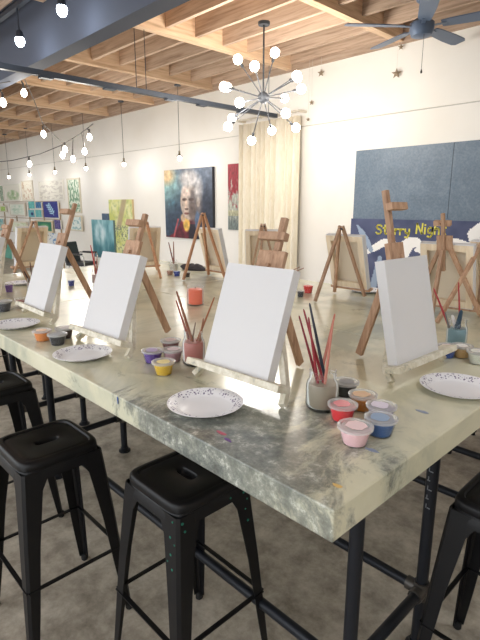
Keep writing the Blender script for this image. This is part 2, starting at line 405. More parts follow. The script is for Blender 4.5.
def mast_easel(B, yaw, lean, dx, label, spread=.195, back=.33, tip=.56, clampz=.48, head=.40, mleg=None, mrear=None, group='masted table easels', headw=.10, claml=.11, ledge=True, coff=0.0, mast0=.10, hoff=0.0, mw=.023):
    """easel whose front plane lies against the back of a canvas sitting at B (height measured from the table top)"""
    ml = mleg or M_white_wood; mr_ = mrear or M_easel
    hz = B.z - ZT
    up = Vector((0, math.sin(lean), math.cos(lean))); nf = Vector((0, -math.cos(lean), math.sin(lean)))
    Q = Vector((0, 0, hz)) - nf * (CD + .0125)            # on the leg plane, behind the lower canvas edge
    foot = Q - up * (Q.z / up.z)
    ux = Vector((math.cos(yaw), math.sin(yaw), 0)); uy = Vector((-math.sin(yaw), math.cos(yaw), 0))
    org = Vector((B.x, B.y, ZT)) + ux * dx + uy * foot.y
    t = thing('table_easel', org, label, 'easel', yaw, group)
    X = Vector((1, 0, 0))
    P = lambda x, s, n=0: Vector((x, 0, 0)) + up * (s / up.z) + nf * n      # s: height above the table
    for sx in (-1, 1):
        zk = hz - .02; k_ = zk / head
        pk, p1 = P(sx * (spread + (.026 - spread) * k_), zk), P(sx * .026, head - .03)
        p0 = Vector((sx * (spread + .004), -.030, 0)); d = (pk - p0).normalized()
        MB().bar(pk, p1, .020, .020, nf).bar(p0 + d * .013, pk + d * .006, .020, .020, nf).build('front_leg', ml, t)
    if ledge:
        zc = hz - .011
        c = P(0, zc, .004); 
        MB().obox(P(0, hz - .0145, .0125 + .030), X, nf, up, .40, .058, .022).build('ledge', ml, t, None, .002)
    m = MB().bar(P(0, mast0, -.022), P(0, tip, -.022), mw, .018, nf).build('mast', mr_, t, None, .0015)
    MB().obox(P(hoff, head, -.004), X, nf, up, headw, .018, .075).build('head_block', mr_, t, None, .002)
    c = MB().obox(P(coff, clampz, .001), X, nf, up, claml, .026, .026).build('top_clamp', mr_, t, None, .002)
    MB().tube([P(coff * 1.6, clampz, -.013), P(coff * 1.6, clampz, -.024)], .006, 10).build('knob', mr_, c)
    MB().tube([P(0, head - .012, .005), P(0, head - .012, .014)], .007, 10).build('wing_bolt', mr_, t)
    p1 = P(0, head - .03, -.034); p0 = Vector((0, back, 0)); d = (p1 - p0).normalized()
    MB().bar(p0 + d * .012, p1, .028, .016, Vector((1, 0, 0))).build('rear_leg', mr_, t)
    return t
R_ = math.radians
front = 'white canvases along the stool side of the table'
E3 = Vector((-1.073, .997, ZT + .0595)); canvas(E3, R_(2.7), R_(20.05), 'blank white canvas between the pink water jar and the tan water jar', front)
mast_easel(E3, R_(2.7), R_(20.05), .0, 'white smeared easel holding the canvas behind the plate nearest the corner', back=.33, tip=.545, clampz=.48, coff=-.012, headw=.11)
E2 = Vector((-1.798, .922, ZT + .057)); canvas(E2, R_(2.5), R_(21.1), 'blank white canvas behind the plate beside the black paint cups', front)
mast_easel(E2, R_(2.5), R_(21.1), -.005, 'white legged easel between the black paint cups and the purple paint cup', back=.335, tip=.55, clampz=.505, coff=-.028, claml=.095)
E1 = Vector((-2.549, .95, ZT + .0503)); canvas(E1, R_(-1.4), R_(20.1), 'blank white canvas standing behind the plate near the orange cup', front)
mast_easel(E1, R_(-1.4), R_(20.1), .0, 'white legged easel rising in front of the dark blue leaf painting', back=.33, tip=.595, clampz=.545, coff=-.03, claml=.10)
E0 = Vector((-3.455, .955, ZT + .055)); canvas(E0, R_(0), R_(20), 'blank white canvas past the grey water cup', front)
mast_easel(E0, 0, R_(20), .06, 'white legged easel past the grey water cup', back=.3, tip=.50, clampz=.44)
E4 = Vector((-.739, 1.568, ZT + .061)); canvas(E4, R_(88.2), R_(12.6), 'blank white canvas at the table end behind the large plate', front)
mast_easel(E4, R_(88.2), R_(12.6), .036, 'tall masted easel at the table end in front of the yellow lettering', back=.235, tip=.635, clampz=.575, head=.415, spread=.185, claml=.105, coff=.024, headw=.095, hoff=-.018)
# far row, seen from behind
q3 = Vector((-1.115, 2.665, ZT + .05))
canvas(q3, R_(183), R_(15), 'canvas seen from the back below the word Night', 'canvases seen from the back')
mast_easel(q3, R_(183), R_(15), 0, 'brown masted easel seen from the back under the yellow lettering', back=.20, tip=.545, clampz=.49, head=.392, mw=.017, mleg=M_easel, mrear=M_easel, headw=.078, spread=.19, mast0=.25, claml=.085, coff=.012)

def tripod_easel(apex, rear, label, clabel, spread=.12, lean_d=.13, m=None, cdx=0, W=CW, H=CH, group='simple tripod easels', ledge=.30):
    m = m or M_easel
    r = Vector((rear.x - apex.x, rear.y - apex.y, 0)); L = r.length; r.normalize()
    yaw = math.atan2(r.y, r.x) - PI / 2                    # local +y points to the rear leg
    h = apex.z - ZT
    c = Vector((apex.x, apex.y, 0)) - r * lean_d           # middle between the two front feet
    t = thing('tripod_easel', (c.x, c.y, ZT), label, 'easel', yaw, group)
    lean = math.atan2(lean_d, h); up = Vector((0, math.sin(lean), math.cos(lean))); nf = Vector((0, -math.cos(lean), math.sin(lean)))
    P = lambda x, s, n=0: Vector((x, 0, 0)) + up * (s / up.z) + nf * n
    for sx in (-1, 1):
        p0, p1 = P(sx * spread, 0), P(sx * .010, h); d = (p1 - p0).normalized()
        MB().bar(p0 + d * .009, p1, .017, .017, nf).build('front_leg', m, t)
    p0, p1 = Vector((0, L + lean_d, 0)), P(0, h - .012, -.018); d = (p1 - p0).normalized()
    MB().bar(p0 + d * .009, p1, .017, .017, Vector((1, 0, 0))).build('rear_leg', m, t)
    X = Vector((1, 0, 0))
    MB().obox(P(0, .042, .030), X, nf, up, ledge, .046, .014).build('ledge', m, t, None, .0015)
    MB().tube([P(-.016, h - .014, -.012), P(.016, h - .014, -.012)], .006, 10).build('hinge_bolt', M_track, t)
    if clabel:
        B = Matrix.Rotation(yaw, 3, 'Z') @ (P(cdx, .0495, .0095 + CD)) + Vector((c.x, c.y, ZT))
        canvas(B, yaw, lean, clabel, 'canvases seen from the back', W, H)
    return t
tripod_easel(at_y(341, 226, 2.60), at_z(314.6, 302.5, ZT), 'tripod easel left of the slate board holding a canvas', 'canvas seen from the back at the left edge of the slate board', m=M_easel)
tripod_easel(at_y(203, 213, 2.52), at_z(183, 281, ZT), 'tripod easel in front of the portrait painting', 'canvas seen from the back below the portrait painting', m=M_easel_o, spread=.11)
tripod_easel(at_d(146, 222, 4.17), at_z(161, 279, ZT), 'orange tripod easel between the yellow green painting and the portrait', 'canvas on the orange tripod easel', m=M_easel_o)
tripod_easel(at_y(263, 224, 2.70), Vector((-2.32, 2.40, ZT)), 'slim tripod easel standing before the beige curtain', 'canvas seen from the back before the beige curtain', m=M_easel, spread=.11)
ap = at_d(34, 221, 4.2); tripod_easel(ap, ap + Vector((.22, .02, 0)), 'tripod easel under the small teal squares at the table end', 'canvas seen from the back under the green framed picture', m=M_easel, spread=.16, ledge=.34)
p4 = at_z(436, 324, ZT); tripod_easel(Vector((p4.x + .10, p4.y + .30, ZT + .46)), p4, 'tripod easel in front of the white painted swirl', 'canvas seen from the back before the white painted swirl', m=M_easel, spread=.12)

# ------------------------------------------------------------------ paper plates
M_plate = mat('printed_paper_plate', (240, 238, 240), .35)
v = coords(M_plate); vo = nd(M_plate, 'ShaderNodeTexVoronoi'); vo.inputs['Scale'].default_value = 120; link(M_plate, v, vo.inputs['Vector'])
n = noise_tex(M_plate, v, 26, 3)
le = nd(M_plate, 'ShaderNodeVectorMath', operation='LENGTH'); link(M_plate, v, le.inputs[0])
ring = ramp(M_plate, le.outputs['Value'], [(.080, (0, 0, 0)), (.084, (255, 255, 255)), (.108, (255, 255, 255)), (.111, (60, 60, 60))])
spk = ramp(M_plate, vo.outputs['Distance'], [(.30, (255, 255, 255)), (.40, (0, 0, 0))])
pat = ramp(M_plate, n, [(.42, (0, 0, 0)), (.47, (255, 255, 255))])
k1 = mix(M_plate, 1.0, ring, spk, 'MULTIPLY'); k2 = mix(M_plate, 1.0, k1, pat, 'MULTIPLY')
base(M_plate, mix(M_plate, k2, (240, 239, 242), (92, 74, 118)))
def plate(x, y, label, r=.112):
    z = ZT
    mb = MB(); k = r / .112
    mb.lathe([(.072, .0005), (.080, .003), (.100, .015), (.112, .017), (.1125, .0182), (.100, .0168), (.079, .005), (.072, .0022), (.03, .0018), (.001, .0018)], 48, cap1=True)
    o = mb.build('paper_plate', M_plate); o.location = (x, y, z); o.scale = (k, k, 1); o.rotation_euler = (0, 0, random.uniform(0, 6))
    return tag(o, label, 'plate', 'paper plates')
def onz(x, y): return at_z(x, y, ZT)
for px, py, lab, r in ((205.5, 407, 'paper plate with purple patterned rim beside the pink water jar', .112), (458, 390, 'paper plate with purple patterned rim at the table end', .118), (83, 356.5, 'paper plate with purple patterned rim beside the black paint cups', .112), (16, 326.5, 'paper plate with purple patterned rim behind the orange cup', .112), (20, 284.5, 'paper plate before the tripod easel at the table end', .10), (361, 297.5, 'paper plate under the easel at the left of the slate board', .11), (461, 307, 'paper plate under the masted easel seen from behind', .112)):
    q = onz(px, py)
    if py in (297.5,): q = Vector((-1.80, 2.915, ZT))
    if py == 307: q = Vector((-1.12, 2.92, ZT))
    plate(q.x, q.y, lab, r)
plate(-3.08, 2.90, 'paper plate under the easel before the portrait')

# ------------------------------------------------------------------ paint cups
def cup(x, y, paint, label, level=.62, lid=True, r=.037, h=.046, film=None, open_lid=None):
    t = thing('paint_cup', (x, y, ZT), label, 'paint cup', random.uniform(0, 6), 'plastic paint cups')
    rb = r * .74
    MB().lathe([(rb, 0), (rb + (r - rb) * .95, h - .004), (r + .003, h - .003), (r + .003, h), (r - .0005, h)], 28, cap0=True, cap1=False).build('cup_wall', M_plastic, t)
    level = max(level, .86) if lid else level
    zt = h * level; rt = rb + (r - rb) * level
    MB().lathe([(rb - .0018, .0022), (rt - .0016, zt), (rt * .55, zt - .002), (.001, zt - .001)], 24).build('paint', mat('paint_%d_%d_%d' % paint, paint, .35), t)
    if lid:
        l = MB().lathe([(r + .0045, h - .005), (r + .005, h + .002), (r + .001, h + .0035), (r - .004, h + .0032), (r - .006, h + .0005), (.001, h + .0005)], 28, cap0=False).build('lid', M_lid, t)
        c = film or paint; mb = MB(); n = 14
        R = [r * random.uniform(.56, .72) for _ in range(n)]
        mb.loft([[Vector((R[k] * math.cos(2 * PI * k / n) + .004, R[k] * math.sin(2 * PI * k / n), h + z)) for k in range(n)] for z in (.0009, .0018)]).build('lid_smear', mat('film_%d_%d_%d' % c, tuple(int(v * .55 + 255 * .45) for v in c), .4), l)
    return t
for px, py, c, lv, lab, kw in (
    (354.5, 443, (236, 196, 200), .7, 'lidded clear cup of pale pink paint at the front of the cup cluster', dict(film=(232, 180, 184), r=.040)),
    (342, 419.5, (222, 40, 52), .75, 'lidded cup of bright red paint beside the tan water jar', dict(film=(226, 70, 80))),
    (380, 434, (38, 84, 140), .82, 'lidded cup of deep blue paint', dict(film=(60, 100, 150), r=.038)),
    (380.5, 421, (116, 92, 150), .45, 'lidded clear cup with purple residue behind the blue cup', dict(film=(196, 180, 206))),
    (362, 409, (186, 120, 44), .7, 'lidded cup of ochre paint behind the red cup', dict(film=(196, 130, 66))),
    (345, 395.5, (26, 26, 30), .45, 'open cup of black paint behind the tan water jar', dict(film=(24, 24, 28), lid=True)),
    (164, 374, (214, 176, 40), .45, 'lidded cup of yellow paint beside the pink water jar', dict(film=(222, 190, 70))),
    (153, 362, (92, 62, 150), .6, 'lidded cup of violet paint behind the yellow cup', dict(film=(120, 92, 166))),
    (173, 361, (176, 140, 150), .55, 'lidded cup of dusty pink paint touching the pink water jar', dict(film=(190, 160, 168))),
    (171, 351, (112, 60, 62), .6, 'cup of maroon paint at the foot of an easel rear leg', dict(film=(140, 96, 96))),
    (58, 344.5, (30, 32, 38), .7, 'lidded cup of black paint beside the orange cup', dict(film=(60, 60, 66))),
    (65, 338, (70, 50, 52), .7, 'lidded cup of dark brown paint behind the black cup', dict(film=(80, 60, 60))),
    (43, 340.5, (220, 136, 64), .7, 'lidded cup of orange paint between two plates', dict(film=(226, 160, 100))),
    (4, 311, (70, 70, 78), .7, 'lidded cup of charcoal paint by the white legged easel', dict(film=(90, 90, 96), r=.044, h=.055)),
    (22, 306, (130, 40, 46), .7, 'cup of dark red paint tucked beside an easel foot', dict(lid=False)),
    (446, 357, (40, 80, 160), .45, 'lidded cup of cobalt paint half hidden behind the end canvas ledge', dict(film=(220, 190, 190))),
    (461, 357, (182, 146, 92), .7, 'lidded cup of tan paint at the table end', dict(film=(230, 224, 214))),
    (477, 363, (206, 208, 196), .3, 'nearly empty clear cup at the table end', dict(film=(216, 218, 206))),
    (177, 276, (36, 62, 150), .8, 'open cup of blue paint below the portrait', dict(lid=False, r=.03, h=.048)),
    (170, 275, (170, 130, 110), .8, 'open cup of tan paint below the portrait', dict(lid=False, r=.03, h=.045)),
    (187, 277, (60, 52, 50), .8, 'open cup of dark paint by the easel below the portrait', dict(lid=False, r=.03, h=.045)),
    (300.5, 297, (62, 62, 70), .85, 'open cup of charcoal paint behind the corner canvas', dict(lid=False, r=.024, h=.045)),
    (308, 293, (214, 60, 60), .9, 'open cup of scarlet paint left of the slate board easel', dict(lid=False, r=.034, h=.055)),
    (71.5, 286, (40, 58, 140), .8, 'open cup of navy paint between the two white canvases', dict(lid=False, r=.025, h=.05)),
    (9.5, 292, (110, 76, 150), .8, 'open cup of lilac paint near the tripod easel at the table end', dict(lid=False, r=.028, h=.06)),
):
    q = onz(px, py); cup(q.x, q.y, c, lab, lv, **kw)

# ------------------------------------------------------------------ water jars, brushes, candle
def jar(x, y, water, label, r=.045, h=.125, fill=.62, cat='jar'):
    t = thing('water_jar', (x, y, ZT), label, cat, 0, 'glass water jars')
    MB().lathe([(r * .82, 0), (r * .97, .008), (r, .016), (r, h * .60), (r * .93, h * .72), (r * .80, h * .79), (r * .80, h * .97), (r * .84, h), (r * .80, h),
                (r * .76, h * .97), (r * .76, h * .80), (r * .89, h * .71), (r * .95, h * .6), (r * .95, .018), (r * .8, .008), (.001, .008)], 32).build('jar_glass', M_glass, t)
    f = h * fill
    MB().lathe([(r * .78, .0085), (r * .944, .019), (r * .944, h * .60), (r * .90, h * .68), (.001, h * .68)], 28).build('paint_water', mat('water_%d_%d_%d' % water, water, .3), t)
    for z in (.83, .90): MB().lathe([(r * .80, h * z - .003), (r * .85, h * z), (r * .80, h * z + .003)], 28, cap0=False, cap1=False).build('screw_thread', M_glass, t)
    return t
def brush(p0, p1, colr, label, r=.0042, group='paint brushes in jars'):
    p0, p1 = Vector(p0), Vector(p1); d = (p1 - p0); L = d.length; d.normalize()
    t = thing('paint_brush', p0, label, 'brush', 0, group)
    t.rotation_mode = 'QUATERNION'; t.rotation_quaternion = Vector((0, 0, 1)).rotation_difference(d)
    MB().lathe([(.001, 0), (r * 1.1, .008), (r, .022)], 8).build('bristles', M_bristle, t)
    MB().lathe([(r, .0222), (r * 1.02, .024), (r * .95, .052), (r * .9, .053)], 8).build('ferrule', M_chrome, t)
    MB().lathe([(r * .9, .0532), (r * 1.35, .085), (r * 1.1, L * .6), (r * .75, L - .006), (r * .3, L)], 8).build('handle', mat('handle_%d_%d_%d' % colr, colr, .35), t)
    return t
def brushes(jx, jy, jr, specs, where):
    dpt = (Vector((jx, jy, ZT + .12)) - _C).dot(_fw)
    for i, (px, py, dd, c, r, lab) in enumerate(specs):
        top = at_d(px, py, dpt + dd); dirv = Vector((top.x - jx, top.y - jy, 0))
        a = i * 2.4; low = Vector((jx, jy, ZT + .012)) + Vector((math.cos(a), math.sin(a), 0)) * jr * .45 - (dirv.normalized() * jr * .2 if dirv.length else Vector())
        brush(low, top, c, lab + ' ' + where, r)
q = onz(321.5, 408); jar(q.x, q.y, (142, 132, 114), 'glass jar of cloudy tan water holding red handled brushes', .047, .118)
brushes(q.x, q.y, .045, [(303.5, 309, .0, (128, 22, 34), .0036, 'tall red handled brush'), (299, 315.5, .02, (116, 20, 32), .0034, 'shorter red handled brush'), (308.5, 317, -.02, (132, 26, 38), .0034, 'red brush closest to the black one'), (309.5, 303, .03, (40, 44, 56), .0042, 'black handled brush'), (335, 313.5, .02, (176, 104, 86), .0038, 'salmon handled brush leaning right'), (333.5, 319, -.02, (186, 116, 98), .0034, 'pale pink handled brush')], 'in the tan water jar')
q = onz(194, 364); jar(q.x, q.y, (168, 104, 96), 'glass jar of pink brown water beside the white canvas', .042, .13)
brushes(q.x, q.y, .04, [(176.5, 291, .0, (128, 76, 50), .0048, 'thick brown brush leaning left'), (176, 300, .04, (142, 76, 60), .0036, 'thin reddish brush leaning left'), (214.5, 297, .02, (150, 90, 54), .0034, 'long brown brush leaning right'), (203.5, 318, -.02, (130, 84, 56), .004, 'short brown brush leaning right'), (195.5, 322, .0, (120, 100, 84), .003, 'short upright brush')], 'in the pink water jar')
q = onz(455.5, 347); jar(q.x, q.y, (118, 150, 160), 'glass jar of blue grey water at the table end', .041, .12)
brushes(q.x, q.y, .04, [(458.5, 282, .03, (164, 30, 40), .0034, 'red handled brush standing upright'), (433.5, 288, .02, (176, 60, 66), .004, 'red handled brush leaning left'), (461.5, 310, .0, (40, 66, 84), .010, 'thick dark blue brush'), (452, 315, .02, (222, 218, 214), .009, 'thick white brush'), (445, 312, -.01, (120, 120, 118), .004, 'grey handled brush')], 'in the blue grey water jar')
q = onz(174, 272); jar(q.x, q.y, (200, 196, 186), 'small glass jar of brushes below the portrait', .036, .11)
brushes(q.x, q.y, .03, [(168.5, 242, .0, (120, 60, 46), .005, 'dark brown brush'), (173.5, 241.5, .03, (150, 90, 70), .005, 'light brown brush')], 'in the jar below the portrait')
q = Vector((-2.42, 2.50, ZT)); jar(q.x, q.y, (200, 190, 170), 'glass jar hidden behind the corner canvas before the curtain', .036, .11)
brushes(q.x, q.y, .03, [(304, 268, .0, (150, 100, 76), .0045, 'brown brush'), (300, 267, .05, (166, 120, 90), .0045, 'pale brown brush')], 'in the jar before the curtain')
q = onz(97, 284); jar(q.x, q.y, (180, 150, 140), 'glass jar of red brushes behind a white canvas by the black chair', .036, .11)
brushes(q.x, q.y, .03, [(90.5, 245, .0, (190, 50, 50), .005, 'scarlet brush'), (97, 256, .02, (150, 90, 66), .005, 'brown brush'), (94, 252, -.02, (170, 100, 84), .004, 'rosy brush')], 'in front of the black chair')
q = onz(33, 293); jar(q.x, q.y, (160, 140, 130), 'glass jar of dark brushes behind a white canvas near the lilac cup', .034, .10)
brushes(q.x, q.y, .03, [(24, 271, .0, (70, 50, 46), .005, 'dark brush'), (30, 262, .02, (90, 60, 50), .004, 'thin dark brush')], 'near the lilac cup')
q = onz(195.5, 304.5)
t = thing('jar_candle', q, 'coral pink candle in a glass jar in the middle of the table', 'candle'); t.scale = (1.15, 1.15, 1.1)
MB().lathe([(.040, 0), (.043, .004), (.043, .098), (.042, .100), (.040, .098), (.040, .006), (.001, .006)], 28).build('candle_glass', M_glass, t)
wx = MB().lathe([(.0395, .0065), (.0395, .084), (.034, .087), (.001, .086)], 28).build('wax', mat('coral_wax', (250, 128, 100), .45), t)
MB().tube([(0, 0, .086), (.001, 0, .093), (.003, 0, .097)], .0014, 6).build('wick', mat('wick', (60, 50, 44), .9), wx)
# dark folded apron lying at the far edge
mb = MB(); n = 24; q = onz(194, 270); loops = []
for h, s in ((0, 1.0), (.02, 1.02), (.04, .8), (.055, .35)):
    loops.append([Vector(((.13 + .03 * math.sin(3 * k)) * s * math.cos(2 * PI * k / n), (.05 + .012 * math.sin(5 * k)) * s * math.sin(2 * PI * k / n), h + .006 * math.sin(4 * k))) if h else Vector((.13 * math.cos(2 * PI * k / n), .05 * math.sin(2 * PI * k / n), 0)) for k in range(n)])
o = mb.loft(loops, smooth=True).build('folded_cloth', mat('charcoal_cloth', (70, 66, 70), .9)); o.location = (q.x, q.y, ZT); o.rotation_euler = (0, 0, .2)
tag(o, 'crumpled charcoal cloth at the table edge below the portrait', 'cloth')

# ------------------------------------------------------------------ paintings (flat colour laid down cell by cell)
def lerp(a, b, t): t = max(0, min(1, t)); return tuple(x + (y - x) * t for x, y in zip(a, b))
def nz(x, y, s=0): return noise.noise(Vector((x, y, s)))
def fb(x, y, s=0): return nz(x, y, s) + .5 * nz(2 * x, 2 * y, s + 3) + .25 * nz(4 * x, 4 * y, s + 7)
def painted(name, W, H, D, fn, nx, ny, edge=(230, 226, 216)):
    """a panel of depth D, front at local y = -D facing -y, back at y = 0, lower left corner at the origin"""
    V = []; F = []; cols = []
    for j in range(ny + 1):
        for i in range(nx + 1): V.append((W * i / nx, -D, H * j / ny))
    for j in range(ny):
        for i in range(nx):
            a = j * (nx + 1) + i; F.append((a, a + 1, a + nx + 2, a + nx + 1)); cols.append(fn((i + .5) / nx, (j + .5) / ny))
    o = len(V); V += [(0, -D, 0), (W, -D, 0), (W, -D, H), (0, -D, H), (0, 0, 0), (W, 0, 0), (W, 0, H), (0, 0, H)]
    for f in ((0, 4, 5, 1), (1, 5, 6, 2), (2, 6, 7, 3), (3, 7, 4, 0), (4, 7, 6, 5)): F.append(tuple(o + k for k in f)); cols.append(edge)
    me = bpy.data.meshes.new(name); me.from_pydata(V, [], F); me.update(); me.materials.append(M_paint)
    at = me.color_attributes.new('Col', 'FLOAT_COLOR', 'CORNER'); data = []
    for p, c in zip(me.polygons, cols): data += list(lin(tuple(max(0, min(255, q)) for q in c))) * len(p.vertices)
    at.data.foreach_set('color', data)
    ob = bpy.data.objects.new(name, me); COL.objects.link(ob); return ob
def hung(name, box, fn, label, cat, res=(40, 40), D=.03, Y=WY - .001, frame=None, edge=(230, 226, 216), group=None, fw=.03):
    """box: left, top, right, bottom on the photograph; the panel hangs flat on the wall"""
    l, tp, r, b = box
    Yf = Y - D
    a = at_y(l, (tp + b) / 2, Yf); c = at_y(r, (tp + b) / 2, Yf); xm = (l + r) / 2
    zt = at_y(xm, tp, Yf).z; zb = at_y(xm, b, Yf).z
    W, H = c.x - a.x, zt - zb
    if not frame:
        o = painted(name, W, H, D, fn, *res, edge); o.location = (a.x, Y, zb); return tag(o, label, cat, group)
    t = thing(name, (a.x, Y, zb), label, cat, 0, group)
    o = painted('picture', W - 2 * fw, H - 2 * fw, D * .5, fn, *res, edge); o.parent = t; o.location = (fw, 0, fw)
    mf = mat('frame_%d_%d_%d' % frame, frame, .5)
    MB().box((0, -D, 0), (fw - .0005, 0, H)).build('frame_stile', mf, t); MB().box((W - fw + .0005, -D, 0), (W, 0, H)).build('frame_stile', mf, t)
    MB().box((fw, -D, 0), (W - fw, 0, fw - .0005)).build('frame_rail', mf, t); MB().box((fw, -D, H - fw + .0005), (W - fw, 0, H)).build('frame_rail', mf, t)
    return t
def ell(u, v, cu, cv, a, b, soft=.15):
    d = math.sqrt(((u - cu) / a) ** 2 + ((v - cv) / b) ** 2); return max(0, min(1, (1 - d) / soft + .5))
def portrait(u, v):
    n = fb(u * 5, v * 5, 1); n2 = fb(u * 14, v * 14, 4)
    c = lerp((60, 74, 94), (108, 118, 134), v + .25 * n)
    c = lerp(c, (150, 190, 190), ell(u, v, .08, .72, .28, .28, .9) * .9); c = lerp(c, (226, 196, 150), ell(u, v, .06, .92, .16, .12, .9))
    c = lerp(c, (120, 176, 190), ell(u, v, .16, .52, .07, .05, .6) * (.6 + n2))
    c = lerp(c, (40, 44, 58), ell(u, v, .9, .25, .35, .45, .8) * .7); c = lerp(c, (46, 62, 80), ell(u, v, .25, .3, .3, .35, .8) * .6)
    # jacket, collar and shirt
    sh = .02 + .34 * math.exp(-((u - .50) / .23) ** 2)
    if v < sh + .03 * n: c = lerp((70, 26, 40), (132, 52, 62), .5 + n); c = lerp(c, (40, 36, 48), 1 if u > .52 and v < .22 else 0)
    c = lerp(c, (172, 86, 92), ell(u, v, .18 + v * .4, v, .018, .3, .6) if v < .28 and u < .36 else 0)
    c = lerp(c, (222, 180, 92), ell(u, v, .47, .21, .07, .11, .3)); c = lerp(c, (200, 170, 140), ell(u, v, .40, .30, .05, .06, .4))
    # head, shaded side, hair
    c = lerp(c, (196, 178, 164), ell(u, v, .54, .53, .19, .26, .12)); c = lerp(c, (116, 108, 108), ell(u, v, .66, .50, .13, .26, .6) * .95)
    c = lerp(c, (104, 90, 86), ell(u, v, .60, .40, .07, .13, .5) * .8); c = lerp(c, (226, 206, 194), ell(u, v, .47, .68, .09, .10, .6))
    c = lerp(c, (92, 76, 72), ell(u, v, .44, .565, .05, .022, .5)); c = lerp(c, (88, 74, 72), ell(u, v, .58, .565, .055, .022, .5))
    c = lerp(c, (214, 190, 172), ell(u, v, .475, .49, .028, .07, .5)); c = lerp(c, (96, 76, 72), ell(u, v, .48, .43, .04, .014, .5))
    c = lerp(c, (120, 78, 74), ell(u, v, .48, .365, .055, .016, .5)); c = lerp(c, (164, 150, 140), ell(u, v, .72, .53, .035, .07, .4))
    hair = max(ell(u, v, .54, .86, .19, .12, .6), .8 * ell(u, v, .73, .72, .08, .16, .8))
    c = lerp(c, lerp((168, 164, 166), (230, 225, 220), .5 + .6 * fb(u * 12, v * 5, 9)), hair)
    c = lerp(c, (96, 116, 146), ell(u, v, .70, .26, .05, .14, .4))
    return tuple(q * (1 + .22 * n2) for q in c)
hung('portrait_painting', (165, 168.5, 212.5, 238.5), portrait, 'large painted head and shoulders portrait with white swept hair', 'painting', (90, 84), .055, edge=(46, 48, 56))
def redp(u, v):
    n = fb(u * 7, v * 9, 2); 
    c = lerp((176, 178, 166), (150, 40, 52), (v - .45 + .35 * n) * 5); c = lerp(c, (110, 120, 118), (.32 - v + .1 * n) * 5)
    if .22 < v < .3: c = lerp(c, (200, 190, 140), .5)
    return tuple(q * (1 + .3 * fb(u * 18, v * 18, 5)) for q in c)
hung('landscape_painting', (228, 163.5, 246, 230), redp, 'red and grey landscape painting half behind the beige curtain', 'painting', (40, 60), .04, edge=(110, 40, 46))
def yel(u, v):
    n = fb(u * 4, v * 5, 3); n2 = fb(u * 12, v * 14, 6)
    c = lerp((206, 210, 118), (236, 234, 184), .5 + n); c = lerp(c, (172, 186, 128), max(0, n2) * 1.1); c = lerp(c, (178, 158, 130), ell(u, v, .45 + .6 * (v - .6), v, .10, .5, .5) * (1 if v > .5 else 0) * .8)
    if v < .55: c = lerp(c, (142, 152, 122), 1 if abs(fb(u * 6, v * 8, 11)) < .09 else 0)
    return c
hung('abstract_painting', (110, 199.5, 133, 256), yel, 'tall yellow green abstract painting with dark tangled lines', 'painting', (44, 60), .045, edge=(206, 184, 140))
def teal(u, v):
    n = fb(u * 5, v * 2.5, 8)
    c = lerp((60, 120, 132), (148, 196, 204), v + .6 * n); c = lerp(c, (214, 232, 236), ell(u, v, .35, .7, .25, .3, .9) * (.5 + n)); return lerp(c, (66, 92, 104), (.16 - v + .1 * n) * 5)
hung('seascape_painting', (92.5, 220, 114, 258), teal, 'teal and white seascape painting beside the yellow green abstract', 'painting', (36, 44), .045, Y=WY - .0465, edge=(104, 128, 134))
hung('small_canvas', (102, 213.5, 108.5, 222), lambda u, v: lerp((92, 112, 136), (70, 90, 116), .5 + fb(u * 5, v * 5, 2)), 'small plain slate blue canvas above the seascape', 'painting', (10, 10), .03, edge=(90, 108, 130))
def stip(bgc, fgc, s, th=.12, seed=0):
    return lambda u, v: fgc if fb(u * s, v * s, seed) > th else bgc
def sprig(u, v, bgc, fgc):
    x, y = u - .5, v - .5
    ca, sa = math.cos(.5), math.sin(.5); x, y = x * ca + y * sa, -x * sa + y * ca
    for k in range(5):
        yy = -.30 + .13 * k
        for sg in (-1, 1):
            px, py = x * sg, y - yy; an = .85 - .06 * k
            a = px * math.sin(an) + py * math.cos(an) - .13; b = px * math.cos(an) - py * math.sin(an)
            if (a / .11) ** 2 + (b / .036) ** 2 < 1: return fgc
    return fgc if abs(x) < .014 and -.42 < y < .4 else lerp(bgc, (80, 90, 170), max(0, fb(u * 6, v * 6, 3)) * .5)
cream = (236, 232, 220)
